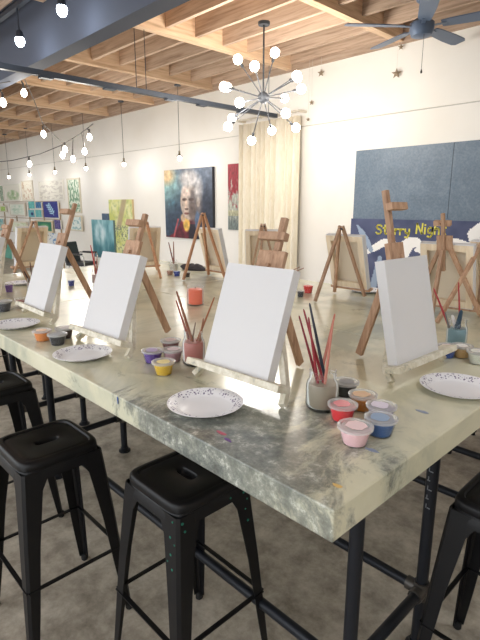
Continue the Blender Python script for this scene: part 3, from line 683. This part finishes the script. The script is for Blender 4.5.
art = [
 ((67.5, 178, 80, 213), stip((222, 230, 214), (120, 158, 128), 9, .0, 1), 'green stippled leaf print on the wall above the rack end', (214, 206, 186)),
 ((69.5, 215.5, 81.5, 231), stip((226, 234, 228), (150, 186, 188), 5, .15, 2), 'pale blue sketch below the green stippled print', (214, 206, 186)),
 ((38.5, 180, 63, 200.5), stip(cream, (212, 206, 196), 6, .1, 3), 'very pale line drawing with arched shapes', (232, 228, 218)),
 ((21.5, 180.5, 32.5, 200.5), stip((236, 230, 214), (210, 186, 164), 5, .15, 4), 'tan figure study in a pale frame', (226, 218, 202)),
 ((5, 184, 19.5, 201), lambda u, v: lerp(cream, (150, 182, 132), ell(u, v, .5, .3, .42, .35, .4) * (.6 + .8 * fb(u * 5, v * 5, 5))), 'green hillside print in a pale frame', (230, 228, 216)),
 ((0, 186, 3, 201), stip((190, 206, 186), (126, 150, 124), 7, 0, 6), 'narrow dark green print at the end of the top row', None),
 ((9.5, 203, 24.5, 216), lambda u, v: lerp((228, 232, 220), (180, 204, 184), ell(u, v, .5, .5, .4, .4, .7) * (.5 + fb(u * 5, v * 5, 7))), 'pale mint landscape in a beige frame', (214, 206, 192)),
 ((28.5, 201.5, 34.5, 208.5), stip((86, 172, 170), (110, 190, 186), 4, .1, 8), 'small plain teal square', None),
 ((35.5, 202, 41, 208), stip((52, 104, 156), (90, 150, 186), 5, .15, 9), 'small blue square with pale marks', None),
 ((28.5, 210, 34.5, 217), lambda u, v: lerp((110, 176, 186), (24, 50, 110), ell(u, v, .6, .45, .22, .22, .2)), 'small aqua square with a dark blue dot', None),
 ((35.5, 210, 41.5, 217), stip((98, 178, 182), (130, 196, 190), 4, .1, 10), 'small aqua square beside the dotted one', None),
 ((43.5, 201.5, 58, 217.5), lambda u, v: sprig(u, v, (40, 48, 132), (176, 214, 230)), 'dark blue painting of a pale leafy sprig', None),
 ((0, 205.5, 5.5, 212), stip((160, 200, 96), (190, 216, 130), 4, .1, 12), 'small bright green picture', (224, 220, 200)),
 ((12.5, 221.5, 27, 232.5), stip((228, 232, 212), (206, 212, 176), 4, .15, 13), 'pale yellow green picture in a cream frame', (228, 220, 200)),
 ((37, 220.5, 52, 232), lambda u, v: lerp((40, 120, 92), (96, 156, 110), ell(u, v, .5, .5, .3, .3, .5)), 'dark green picture in a wide cream frame', (226, 212, 182)),
 ((54.5, 220, 60.5, 229), stip((70, 64, 130), (120, 110, 160), 6, .1, 14), 'small purple picture below the leafy sprig', None),
 ((49.5, 233.5, 59.5, 244), stip((226, 230, 230), (90, 140, 190), 3.5, .28, 15), 'white sheet with blue blots', None),
 ((0, 219, 3.5, 230), stip((120, 176, 180), (170, 206, 200), 4, .1, 16), 'small sea green picture at the rack end', None),
 ((2, 243, 13, 280), lambda u, v: lerp((120, 186, 170), (96, 170, 150), .5 + fb(u * 3, v * 6, 17)) if v > .42 or v < .2 else lerp((150, 130, 118), (120, 96, 86), .5 + fb(u * 6, v * 9, 4)), 'sea green painting standing behind the easel at the table end', (236, 234, 228)),
]
for i, (bx, fn, lab, fr) in enumerate(art):
    low = bx[1] > 200
    hung('framed_print' if fr else 'small_painting', bx, fn, lab, 'picture', (40, 40) if 'sprig' in lab else (26, 26), .03, Y=WY - (.001 if not low else .045), frame=fr, group='pictures on the art rack', fw=.035)
# wooden rack behind the lower pictures
a = at_y(-6, 217, WY - .02); b = at_y(60, 217, WY - .02)
t = thing('display_rack', (a.x, WY, 0), 'thin brown display rack with shelves of small pictures', 'rack')
M_rack = mat('rack_brown', (176, 156, 132), .6)
Lr = b.x - a.x
for py in (201.3, 217.8, 232.8, 244.8):
    z = at_y(30, py, WY - .03).z
    MB().box((0, -.044, z - .022), (Lr, -.030, z - .004)).build('shelf_rail', M_rack, t)
for k in range(6): MB().box((Lr * k / 5 - .015, -.029, 0), (Lr * k / 5 + .015, -.002, at_y(30, 203, WY).z)).build('upright', M_rack, t)

# ------------------------------------------------------------------ slate board, painted backdrop and lettering
YB = WY - .002
zt_, zb_ = 2.285, .9
xl = at_y(357, 155, YB).x
t = thing('slate_board', (xl, YB, zb_), 'large slate blue board of two plain panels on the white wall', 'board')
M_slate = mat('slate_blue_board', (100, 116, 132), .42)
v = coords(M_slate); n = noise_tex(M_slate, v, 3, 6, .65, .5); n2 = noise_tex(M_slate, v, 40, 4, .7)
base(M_slate, mix(M_slate, .35, ramp(M_slate, n, [(.3, (84, 100, 116)), (.55, (98, 116, 132)), (.75, (130, 144, 156))]), ramp(M_slate, n2, [(.35, (84, 100, 118)), (.75, (140, 150, 160))]))); bump(M_slate, n2, .2, .004)
for k in range(3): MB().box((k * 1.222, -.018, 0), (k * 1.222 + 1.217, 0, zt_ - zb_)).build('board_panel', M_slate, t)
bx0 = at_y(350.5, 235, YB - .03).x; bz1 = 1.462; bz0 = .35; BW = 2.3
def seg(p, a, b):
    ax, ay = a; bx, by = b; dx, dy = bx - ax, by - ay; L = dx * dx + dy * dy
    t_ = max(0, min(1, ((p[0] - ax) * dx + (p[1] - ay) * dy) / L)) if L else 0
    return math.hypot(p[0] - ax - t_ * dx, p[1] - ay - t_ * dy), t_
def wallpt(px, py): q = at_y(px, py, YB - .03); return (q.x - bx0, q.z - bz0)
strokes = [((246, 244, 240), [(367, 252, .03), (375, 247.5, .045), (383, 243, .05), (391, 242, .045), (397, 246, .03)]),
           ((246, 244, 240), [(398, 262, .10), (403, 250, .10), (409, 243.5, .075), (416, 242, .055), (421, 246, .05), (420.5, 250.5, .035), (416, 250, .02)]),
           ((246, 244, 240), [(430, 247, .03), (441, 242, .035), (455, 241, .035), (468, 245, .03)]),
           ((246, 244, 240), [(474, 243, .05), (474, 234, .07), (481, 229, .07), (490, 232, .08)]),
           ((150, 166, 188), [(357.5, 225.5, .012), (362, 233, .04), (367, 241, .04), (371, 250, .03)]),
           ((150, 166, 188), [(380, 258, .03), (378, 266, .04), (372, 290, .05)]),
           ((200, 206, 214), [(478, 262, .05), (486, 262, .05)]), ((120, 150, 170), [(474, 272, .06), (488, 300, .10)])]
strokes = [(c, [(*wallpt(x, y), w_) for x, y, w_ in P]) for c, P in strokes]
def backdrop(u, v):
    p = (u * BW, v * (bz1 - bz0)); n = fb(p[0] * 4, p[1] * 4, 2)
    c = lerp((60, 68, 100), (86, 92, 124), .5 + .8 * n)
    for cs, P in strokes:
        for (x0, y0, w0), (x1, y1, w1) in zip(P, P[1:]):
            d, tt = seg(p, (x0, y0), (x1, y1))
            if d < (w0 + (w1 - w0) * tt) * .95: c = cs
    return c
o = painted('painted_backdrop', BW, bz1 - bz0, .012, backdrop, 200, 100, edge=(60, 66, 96)); o.location = (bx0, YB - .019, bz0)
tag(o, 'navy painted backdrop with white swirls and yellow lettering on the wall', 'backdrop')
G = {'S': (.62, [[(.6, .85), (.45, 1), (.15, .98), (.03, .78), (.15, .58), (.48, .46), (.6, .25), (.45, .03), (.15, 0), (0, .15)]]),
     't': (.42, [[(.2, 1), (.2, .15), (.3, 0), (.42, .06)], [(0, .68), (.42, .68)]]),
     'a': (.5, [[(.46, .6), (.2, .66), (.03, .4), (.06, .1), (.25, 0), (.44, .2), (.46, .64), (.46, .0)]]),
     'r': (.38, [[(.05, .64), (.05, 0)], [(.05, .36), (.2, .6), (.38, .6)]]),
     'y': (.5, [[(.03, .64), (.08, .25), (.25, .15), (.42, .3)], [(.46, .64), (.44, .1), (.3, -.28), (.05, -.25)]]),
     'N': (.62, [[(.02, 0), (.05, 1), (.55, 0), (.6, 1.02)]]),
     'i': (.16, [[(.08, .62), (.08, 0)], [(.08, .86), (.08, .92)]]),
     'g': (.5, [[(.46, .6), (.2, .66), (.04, .4), (.1, .12), (.3, .08), (.46, .3), (.46, .64), (.46, -.1), (.3, -.32), (.04, -.25)]]),
     'h': (.48, [[(.05, 1.02), (.05, 0)], [(.05, .38), (.2, .6), (.38, .56), (.44, .35), (.44, 0)]])}
def word(txt, px0, px1, pyb, pyt):
    a = at_y(px0, pyb, YB - .033); b = at_y(px1, pyb, YB - .033); hgt = at_y((px0 + px1) / 2, pyt, YB - .033).z - at_y((px0 + px1) / 2, pyb, YB - .033).z
    tot = sum(G[c][0] + .16 for c in txt) - .16; sx = (b.x - a.x) / tot; x = a.x
    for ch in txt:
        wd, lines = G[ch]; mb = MB()
        for L in lines:
            pts = [Vector((x - bx0 + u * sx, -.0145, a.z - bz0 + v_ * hgt)) for u, v_ in L]; r0 = .013
            for p0, p1 in zip(pts, pts[1:]):
                d = p1 - p0; d.normalize(); e = .004
                nn = Vector((-d.z, 0, d.x)) * r0
                mb.bar(p0 - d * .006, p1 + d * .006, .019, .004, Vector((0, 1, 0)))
        mb.build('letter', mat('yellow_lettering', (222, 212, 88), .6), o); x += (wd + .16) * sx
word('Starry', 376, 409.5, 233.6, 224.6); word('Night', 416, 445.5, 233.4, 223.4)

# ------------------------------------------------------------------ curtain
cl, cr = at_y(239, 200, 5.36).x, at_y(297, 200, 5.36).x
ct = at_y(268, 115, 5.36).z
t = thing('curtain', ((cl + cr) / 2, 5.36, .05), 'beige patterned curtain hanging in deep folds on the white wall', 'curtain')
M_cur = mat('birch_print_curtain', (238, 228, 204), .85)
v = coords(M_cur, (9, 9, 2.2)); n = noise_tex(M_cur, v, 2, 5, .7, 1.2); v2 = coords(M_cur, (1, 1, 7)); n2 = noise_tex(M_cur, v2, 9, 4, .7)
base(M_cur, mix(M_cur, ramp(M_cur, n2, [(.64, (0, 0, 0)), (.72, (90, 90, 90))]), ramp(M_cur, n, [(.3, (228, 217, 194)), (.55, (240, 232, 213)), (.8, (246, 240, 226))]), (176, 156, 124)))
W = cr - cl; nx = 260; V = []; F = []; zs = [0, .3, 1.0, 1.8, ct - .12]
for j, z in enumerate(zs):
    for i in range(nx + 1):
        u = i / nx; amp = .056 - .003 * j
        ph = PI * 11 * (u + .022 * math.sin(u * 14 + j * .12) + .012 * math.sin(u * 31))
        V.append((-W / 2 + W * u, .055 - (amp * 2.1) * abs(math.sin(ph)) ** .75 * (.8 + .2 * math.sin(u * 23)), z))
for j in range(len(zs) - 1):
    for i in range(nx): a = j * (nx + 1) + i; F.append((a, a + 1, a + nx + 2, a + nx + 1))
c = MB().add(V, F, True).build('drape', M_cur, t); sd = c.modifiers.new('thick', 'SOLIDIFY'); sd.thickness = .004
M_rod = mat('pale_rod', (214, 206, 190), .4)
rd = MB().tube([(-W / 2 - .02, -.02, ct - .065), (W / 2 + .02, -.02, ct - .065)], .012, 10).build('rod', M_rod, t)
for k in range(11): 
    x = -W / 2 + W * (k + .5) / 11; MB().lathe([(.017, 0), (.021, .004), (.017, .008)], 12, (0, 0, 0), False, False).build('ring', M_rod, rd).matrix_local = Matrix.Translation((x, -.02, ct - .069 - .018 + .018)) @ Matrix.Rotation(PI / 2, 4, 'Y')
for s_ in (-1, 1): MB().bar((s_ * (W / 2 + .005), -.02, ct - .065), (s_ * (W / 2 + .005), .139, ct - .065), .02, .03).build('bracket', M_rod, rd)

# ------------------------------------------------------------------ ceiling rail, spotlight track
rx, rz_ = -4.77, 2.80
t = thing('ceiling_rail', (rx, 3.2, rz_), 'dark grey rail hung across the room on thin rods', 'rail')
MB().box((-.03, -2.2, -.025), (.03, 2.05, .025)).build('channel', M_track, t, None, .004)
for y, x in ((-.12, -.015), (-.02, .015), (1.9, 0), (-1.6, 0)): MB().tube([(x, y, .02), (x, y, .603)], .004, 6).build('hanger_rod', M_track, t)
for y in (-1.1, -.45, .3, .75, 1.4): MB().box((-.035, y - .06, -.04), (.035, y + .06, -.026)).build('junction_clip', M_track, t)
q = at_y(20, 41, 1.9)
t = thing('light_track', (q.x, 1.9, 3.31), 'dark spotlight track hanging beside the grey girder', 'light track')
MB().box((-4, -.02, -.015), (6.9, .02, .02)).build('channel', M_track, t); MB().box((-4, -.008, .045), (6.9, .008, .06)).build('upper_wire', M_track, t)
for x in (-2.5, -.9, .6, 2.2, 4.0, 6.4): MB().tube([(x, 0, .02), (x, 0, .385)], .006, 6).build('hanger_rod', M_track, t)
spots = [(at_y(20, 41, 1.9), 'small bluish spotlight nearest the wooden joists on the track', 2), (at_y(62, 10, 1.9), 'small bluish spotlight with the bright wire on the track', 2),
         (Vector((.15, 1.9, 3.13)), 'added unseen spotlight on the track over the short table end', 36), (Vector((1.35, 1.9, 3.13)), 'added unseen spotlight at the end of the track past the table', 12)]  # this pair is out of view, added to brighten the table end canvas
for q, lab, pw in spots:
    t = thing('spotlight', (q.x, 1.9, 3.295), lab, 'spotlight', 0, 'track spotlights')
    zb = q.z - 3.295
    MB().tube([(0, 0, 0), (0, 0, zb + .085)], .008, 8).build('stem', M_track, t)
    h = MB().lathe([(.020, zb + .085), (.030, zb + .07), (.034, zb + .01), (.030, zb + .01), (.026, zb + .06)], 16, cap1=True).build('head', M_track, t)
    MB().sphere((0, 0, zb), .040, 14, 8, 1.25).build('bulb', M_cool, h)
    lamp('spot_light', (0, 0, zb - .07), pw, (.92, .96, 1), .06, t)

M_iron = mat('matte_dark_iron', (52, 54, 58), .55, spec=.3)
# ------------------------------------------------------------------ chandelier
cxy = at_z(264, 22, 3.40); hub = at_y(263.2, 97.7, cxy.y); hub.x = cxy.x
t = thing('chandelier', (cxy.x, cxy.y, hub.z), 'black starburst chandelier with many round glowing bulbs', 'chandelier')
MB().tube([(0, 0, .05), (0, 0, 3.40 - hub.z)], .009, 10).build('stem', M_iron, t)
MB().lathe([(.055, 0), (.06, .012), (.06, .03)], 20, (0, 0, 3.40 - hub.z - .03 + .0)).build('canopy', M_iron, t)
MB().sphere((0, 0, 0), .058, 18, 12).build('hub', M_iron, t)
zoomb = [(117, 125), (80, 170), (57, 240), (102, 283), (122, 337), (80, 362), (185, 203), (187, 382), (277, 117), (277, 323), (325, 375), (332, 190), (372, 217), (385, 145), (393, 263), (378, 350)]
RB = .45; dc = (hub - _C).dot(_fw)
for i, (zx, zy) in enumerate(zoomb):
    px, py = 210 + zx / 4.364, 40 + zy / 4.364
    ox, oy = (px - 263.2) * dc / F_PX, -(py - 97.7) * dc / F_PX
    rr = math.hypot(ox, oy); dz = math.sqrt(max(0, RB * RB - rr * rr)) * (1 if i % 2 else -1)
    f = (dc + dz) / dc
    d = _r * ox * f + _u * oy * f + _fw * dz
    L = d.length; dn = d.normalized()
    a = MB().tube([dn * .05, dn * (L - .075)], .0055, 8).build('arm', M_iron, t)
    MB().tube([dn * (L - .085), dn * (L - .038)], .014, 10).build('socket', M_iron, a)
    MB().sphere(d, .046, 14, 10).build('bulb', M_warm, a)
for k in range(4): lamp('chandelier_light', (.3 * math.cos(k * PI / 2 + .4), .3 * math.sin(k * PI / 2 + .4), -.1), 19, (1, .965, .92), .10, t)

# ------------------------------------------------------------------ pendants along the wall and string lights
def bulb_shape(): return MB().lathe([(.012, .075), (.016, .055), (.030, .025), (.033, .005), (.026, -.018), (.010, -.030), (.001, -.031)][::-1], 16)
for i, (px, py) in enumerate(((9, 178), (29.5, 174.5), (55, 172.5), (86, 169), (124, 164), (179.5, 158))):
    q = at_y(px, py, 5.02)
    lab = ['beside the tan figure study', 'before the green hillside print end', 'above the pale arched drawing', 'right of the green stippled print', 'above the yellow green abstract', 'over the portrait'][i]
    t = thing('pendant_lamp', (q.x, 5.02, 2.355), 'bare bulb pendant lamp on a long cord ' + ['at the far end of the row', 'above the tan figure study', 'above the pale arched drawing', 'right of the green stippled print', 'above the yellow green abstract', 'over the portrait painting'][i], 'pendant lamp', 0, 'pendant lamps along the wall')
    MB().tube([(0, 0, .10), (0, 0, 1.105)], .004, 6).build('cord', M_cord, t)
    MB().lathe([(.05, 0), (.055, .02)], 16, (0, 0, 1.08)).build('ceiling_cup', M_track, t)
    MB().lathe([(.050, .035), (.022, .062), (.016, .075), (.016, .115), (.006, .125)], 16, cap0=False).build('socket_shade', M_brass, t)
    bulb_shape().build('bulb', M_warm, t)
    lamp('pendant_light', (0, -.05, -.07), 6, (1, .97, .93), .05, t)
def string_light(pts, bulbs, label, sag=0):
    P = [at_d(x, y, D) for x, y, D in pts]
    t = thing('string_light', P[0], label, 'string light', 0, 'string lights')
    L = []
    for a, b in zip(P, P[1:]):
        for k in range(8): L.append(a.lerp(b, k / 8) - P[0])
    L.append(P[-1] - P[0]); MB().tube(L, .006, 6).build('wire', M_cord, t)
    for px, py, D in bulbs:
        q = at_d(px, py, D) - P[0]
        near = min(L, key=lambda s_: (s_ - q).length)
        b = MB().tube([near, Vector((q.x, q.y, q.z + .09)), Vector((q.x, q.y, q.z + .035))], [.004, .012, .014], 8).build('socket', M_cord, t)
        MB().lathe([(.001, -.055), (.024, -.04), (.034, -.012), (.028, .015), (.014, .038)], 12, q).build('bulb', M_warm, b)
        lamp('string_bulb_light', (q.x, q.y, q.z - .09), 6, (1, .95, .86), .04, t)
    return t
string_light([(-8, 162.5, 8.2), (12, 160.5, 8.0), (40, 154, 7.6), (62, 145, 7.2), (80, 134, 6.9), (93, 124, 6.7)], [(29.5, 163.5, 7.75), (62.5, 154.5, 7.2), (73, 158.5, 7.0), (89.5, 136.5, 6.8), (84.5, 151, 6.85)], 'sagging string of bulbs strung toward the pictures on the rack')
string_light([(-6, 84, 5.2), (8, 82, 5.4), (24, 78, 5.7), (34, 100, 6.2), (43, 124, 6.6), (64, 144, 7.1)], [(3, 102, 5.3), (24, 92.5, 5.7), (43.5, 133.5, 6.65), (65, 149, 7.1)], 'string of bulbs hanging down from the roof timbers')

# ------------------------------------------------------------------ ceiling fan and hanging stars
q = at_z(422, 27, 3.22)
t = thing('ceiling_fan', (q.x, q.y, 3.22), 'blue grey ceiling fan under the joists by the wall', 'fan'); t.scale = (1.08, 1.08, 1.0)
MB().tube([(0, 0, .05), (0, 0, .24)], .014, 10).build('downrod', M_fan, t); MB().lathe([(.03, .19), (.06, .215), (.065, .235)], 18).build('canopy', M_fan, t)
MB().lathe([(.04, -.09), (.085, -.075), (.10, -.03), (.10, .03), (.07, .06), (.02, .07)], 24).build('motor', M_fan, t)
for k in range(5):
    a = R_(14) + k * 2 * PI / 5; d = Vector((math.cos(a), math.sin(a), 0)); s_ = Vector((-d.y, d.x, 0)); 
    prof = []
    mb = MB(); loops = []
    for r, wd in ((.16, .045), (.22, .055), (.45, .066), (.62, .064), (.66, .045)):
        up_ = Vector((0, 0, 1)); tl = -.2
        A = d * r + s_ * wd + up_ * (wd * tl); B = d * r - s_ * wd - up_ * (wd * tl)
        loops.append([A, B, B + up_ * .008, A + up_ * .008])
    b = mb.loft(loops).build('blade', M_fan, t); MB().bar(d * .08, d * .20, .035, .006).build('blade_arm', M_fan, b)
ch = MB().tube([(.05, -.05, -.08), (.05, -.05, -.38)], .002, 6).build('pull_chain', M_cord, t); MB().lathe([(.003, 0), (.010, .01), (.004, .035)], 8, (.05, -.05, -.41)).build('chain_pull', M_cord, ch)
def star_pts(r0, r1): return [(math.sin(k * PI / 5) * (r0 if k % 2 == 0 else r1), math.cos(k * PI / 5) * (r0 if k % 2 == 0 else r1)) for k in range(10)]
for px, py, s_, Y, lab in ((321, 73, .050, 5.455, 'small brown star hanging right of the chandelier'), (396.5, 73.5, .060, 5.455, 'brown star hanging below the ceiling fan'), (311.5, 102.5, .036, 5.455, 'tiny brown star hanging beside the chandelier bulbs'), (308, 119.5, .03, 5.455, 'lowest tiny brown star near the curtain top'), (401, 47, .036, 5.455, 'tiny brown star close under the wall ledger')):
    q = at_y(px, py, Y); t = thing('hanging_star', q, lab, 'star ornament', R_(20), 'hanging star ornaments')
    P = star_pts(s_, s_ * .42)
    F_ = [Vector((x, -.0, z)) for x, z in P]
    V = F_ + [Vector((0, -.010, 0)), Vector((0, .010, 0))]
    MB().add(V, [(k, (k + 1) % 10, 10) for k in range(10)] + [((k + 1) % 10, k, 11) for k in range(10)]).build('star', mat('rusty_star', (150, 134, 112), .6, .2), t)
    MB().tube([(0, 0, s_), (0, 0, 3.455 - q.z)], .0012, 5).build('thread', mat('thread', (200, 196, 186), .8), t)

# ------------------------------------------------------------------ black chair by the wall
q = at_z(82, 263, .46)
t = thing('armchair', (q.x, q.y, 0), 'black padded chair with chrome legs standing before the seascape painting', 'chair', R_(118))
M_pad = mat('black_vinyl', (44, 46, 50), .5)
def pad(w_, d_, h_, c, ay=Vector((0, 1, 0)), az=UPZ):
    return MB().obox(c, Vector((1, 0, 0)), ay, az, w_, d_, h_)
pad(.46, .46, .07, (0, 0, .455)).build('seat', M_pad, t, None, .025)
a = R_(-12); az = Vector((0, -math.sin(a), math.cos(a))); ay = Vector((0, math.cos(a), math.sin(a)))
pad(.46, .06, .42, (0, .25, .68), ay, az).build('backrest', M_pad, t, None, .02)
for sx in (-1, 1):
    MB().tube([(sx * .23, .26, .62), (sx * .25, .22, .66), (sx * .25, -.20, .65), (sx * .24, -.22, .60), (sx * .22, -.24, 0.0)], .012, 8).build('front_leg', M_chrome, t)
    MB().tube([(sx * .21, .16, .42), (sx * .22, .24, 0)], .012, 8).build('rear_leg', M_chrome, t)
    MB().box((sx * .25 - .025, -.20, .655), (sx * .25 + .025, .14, .685)).build('armrest', M_pad, t, None, .008)
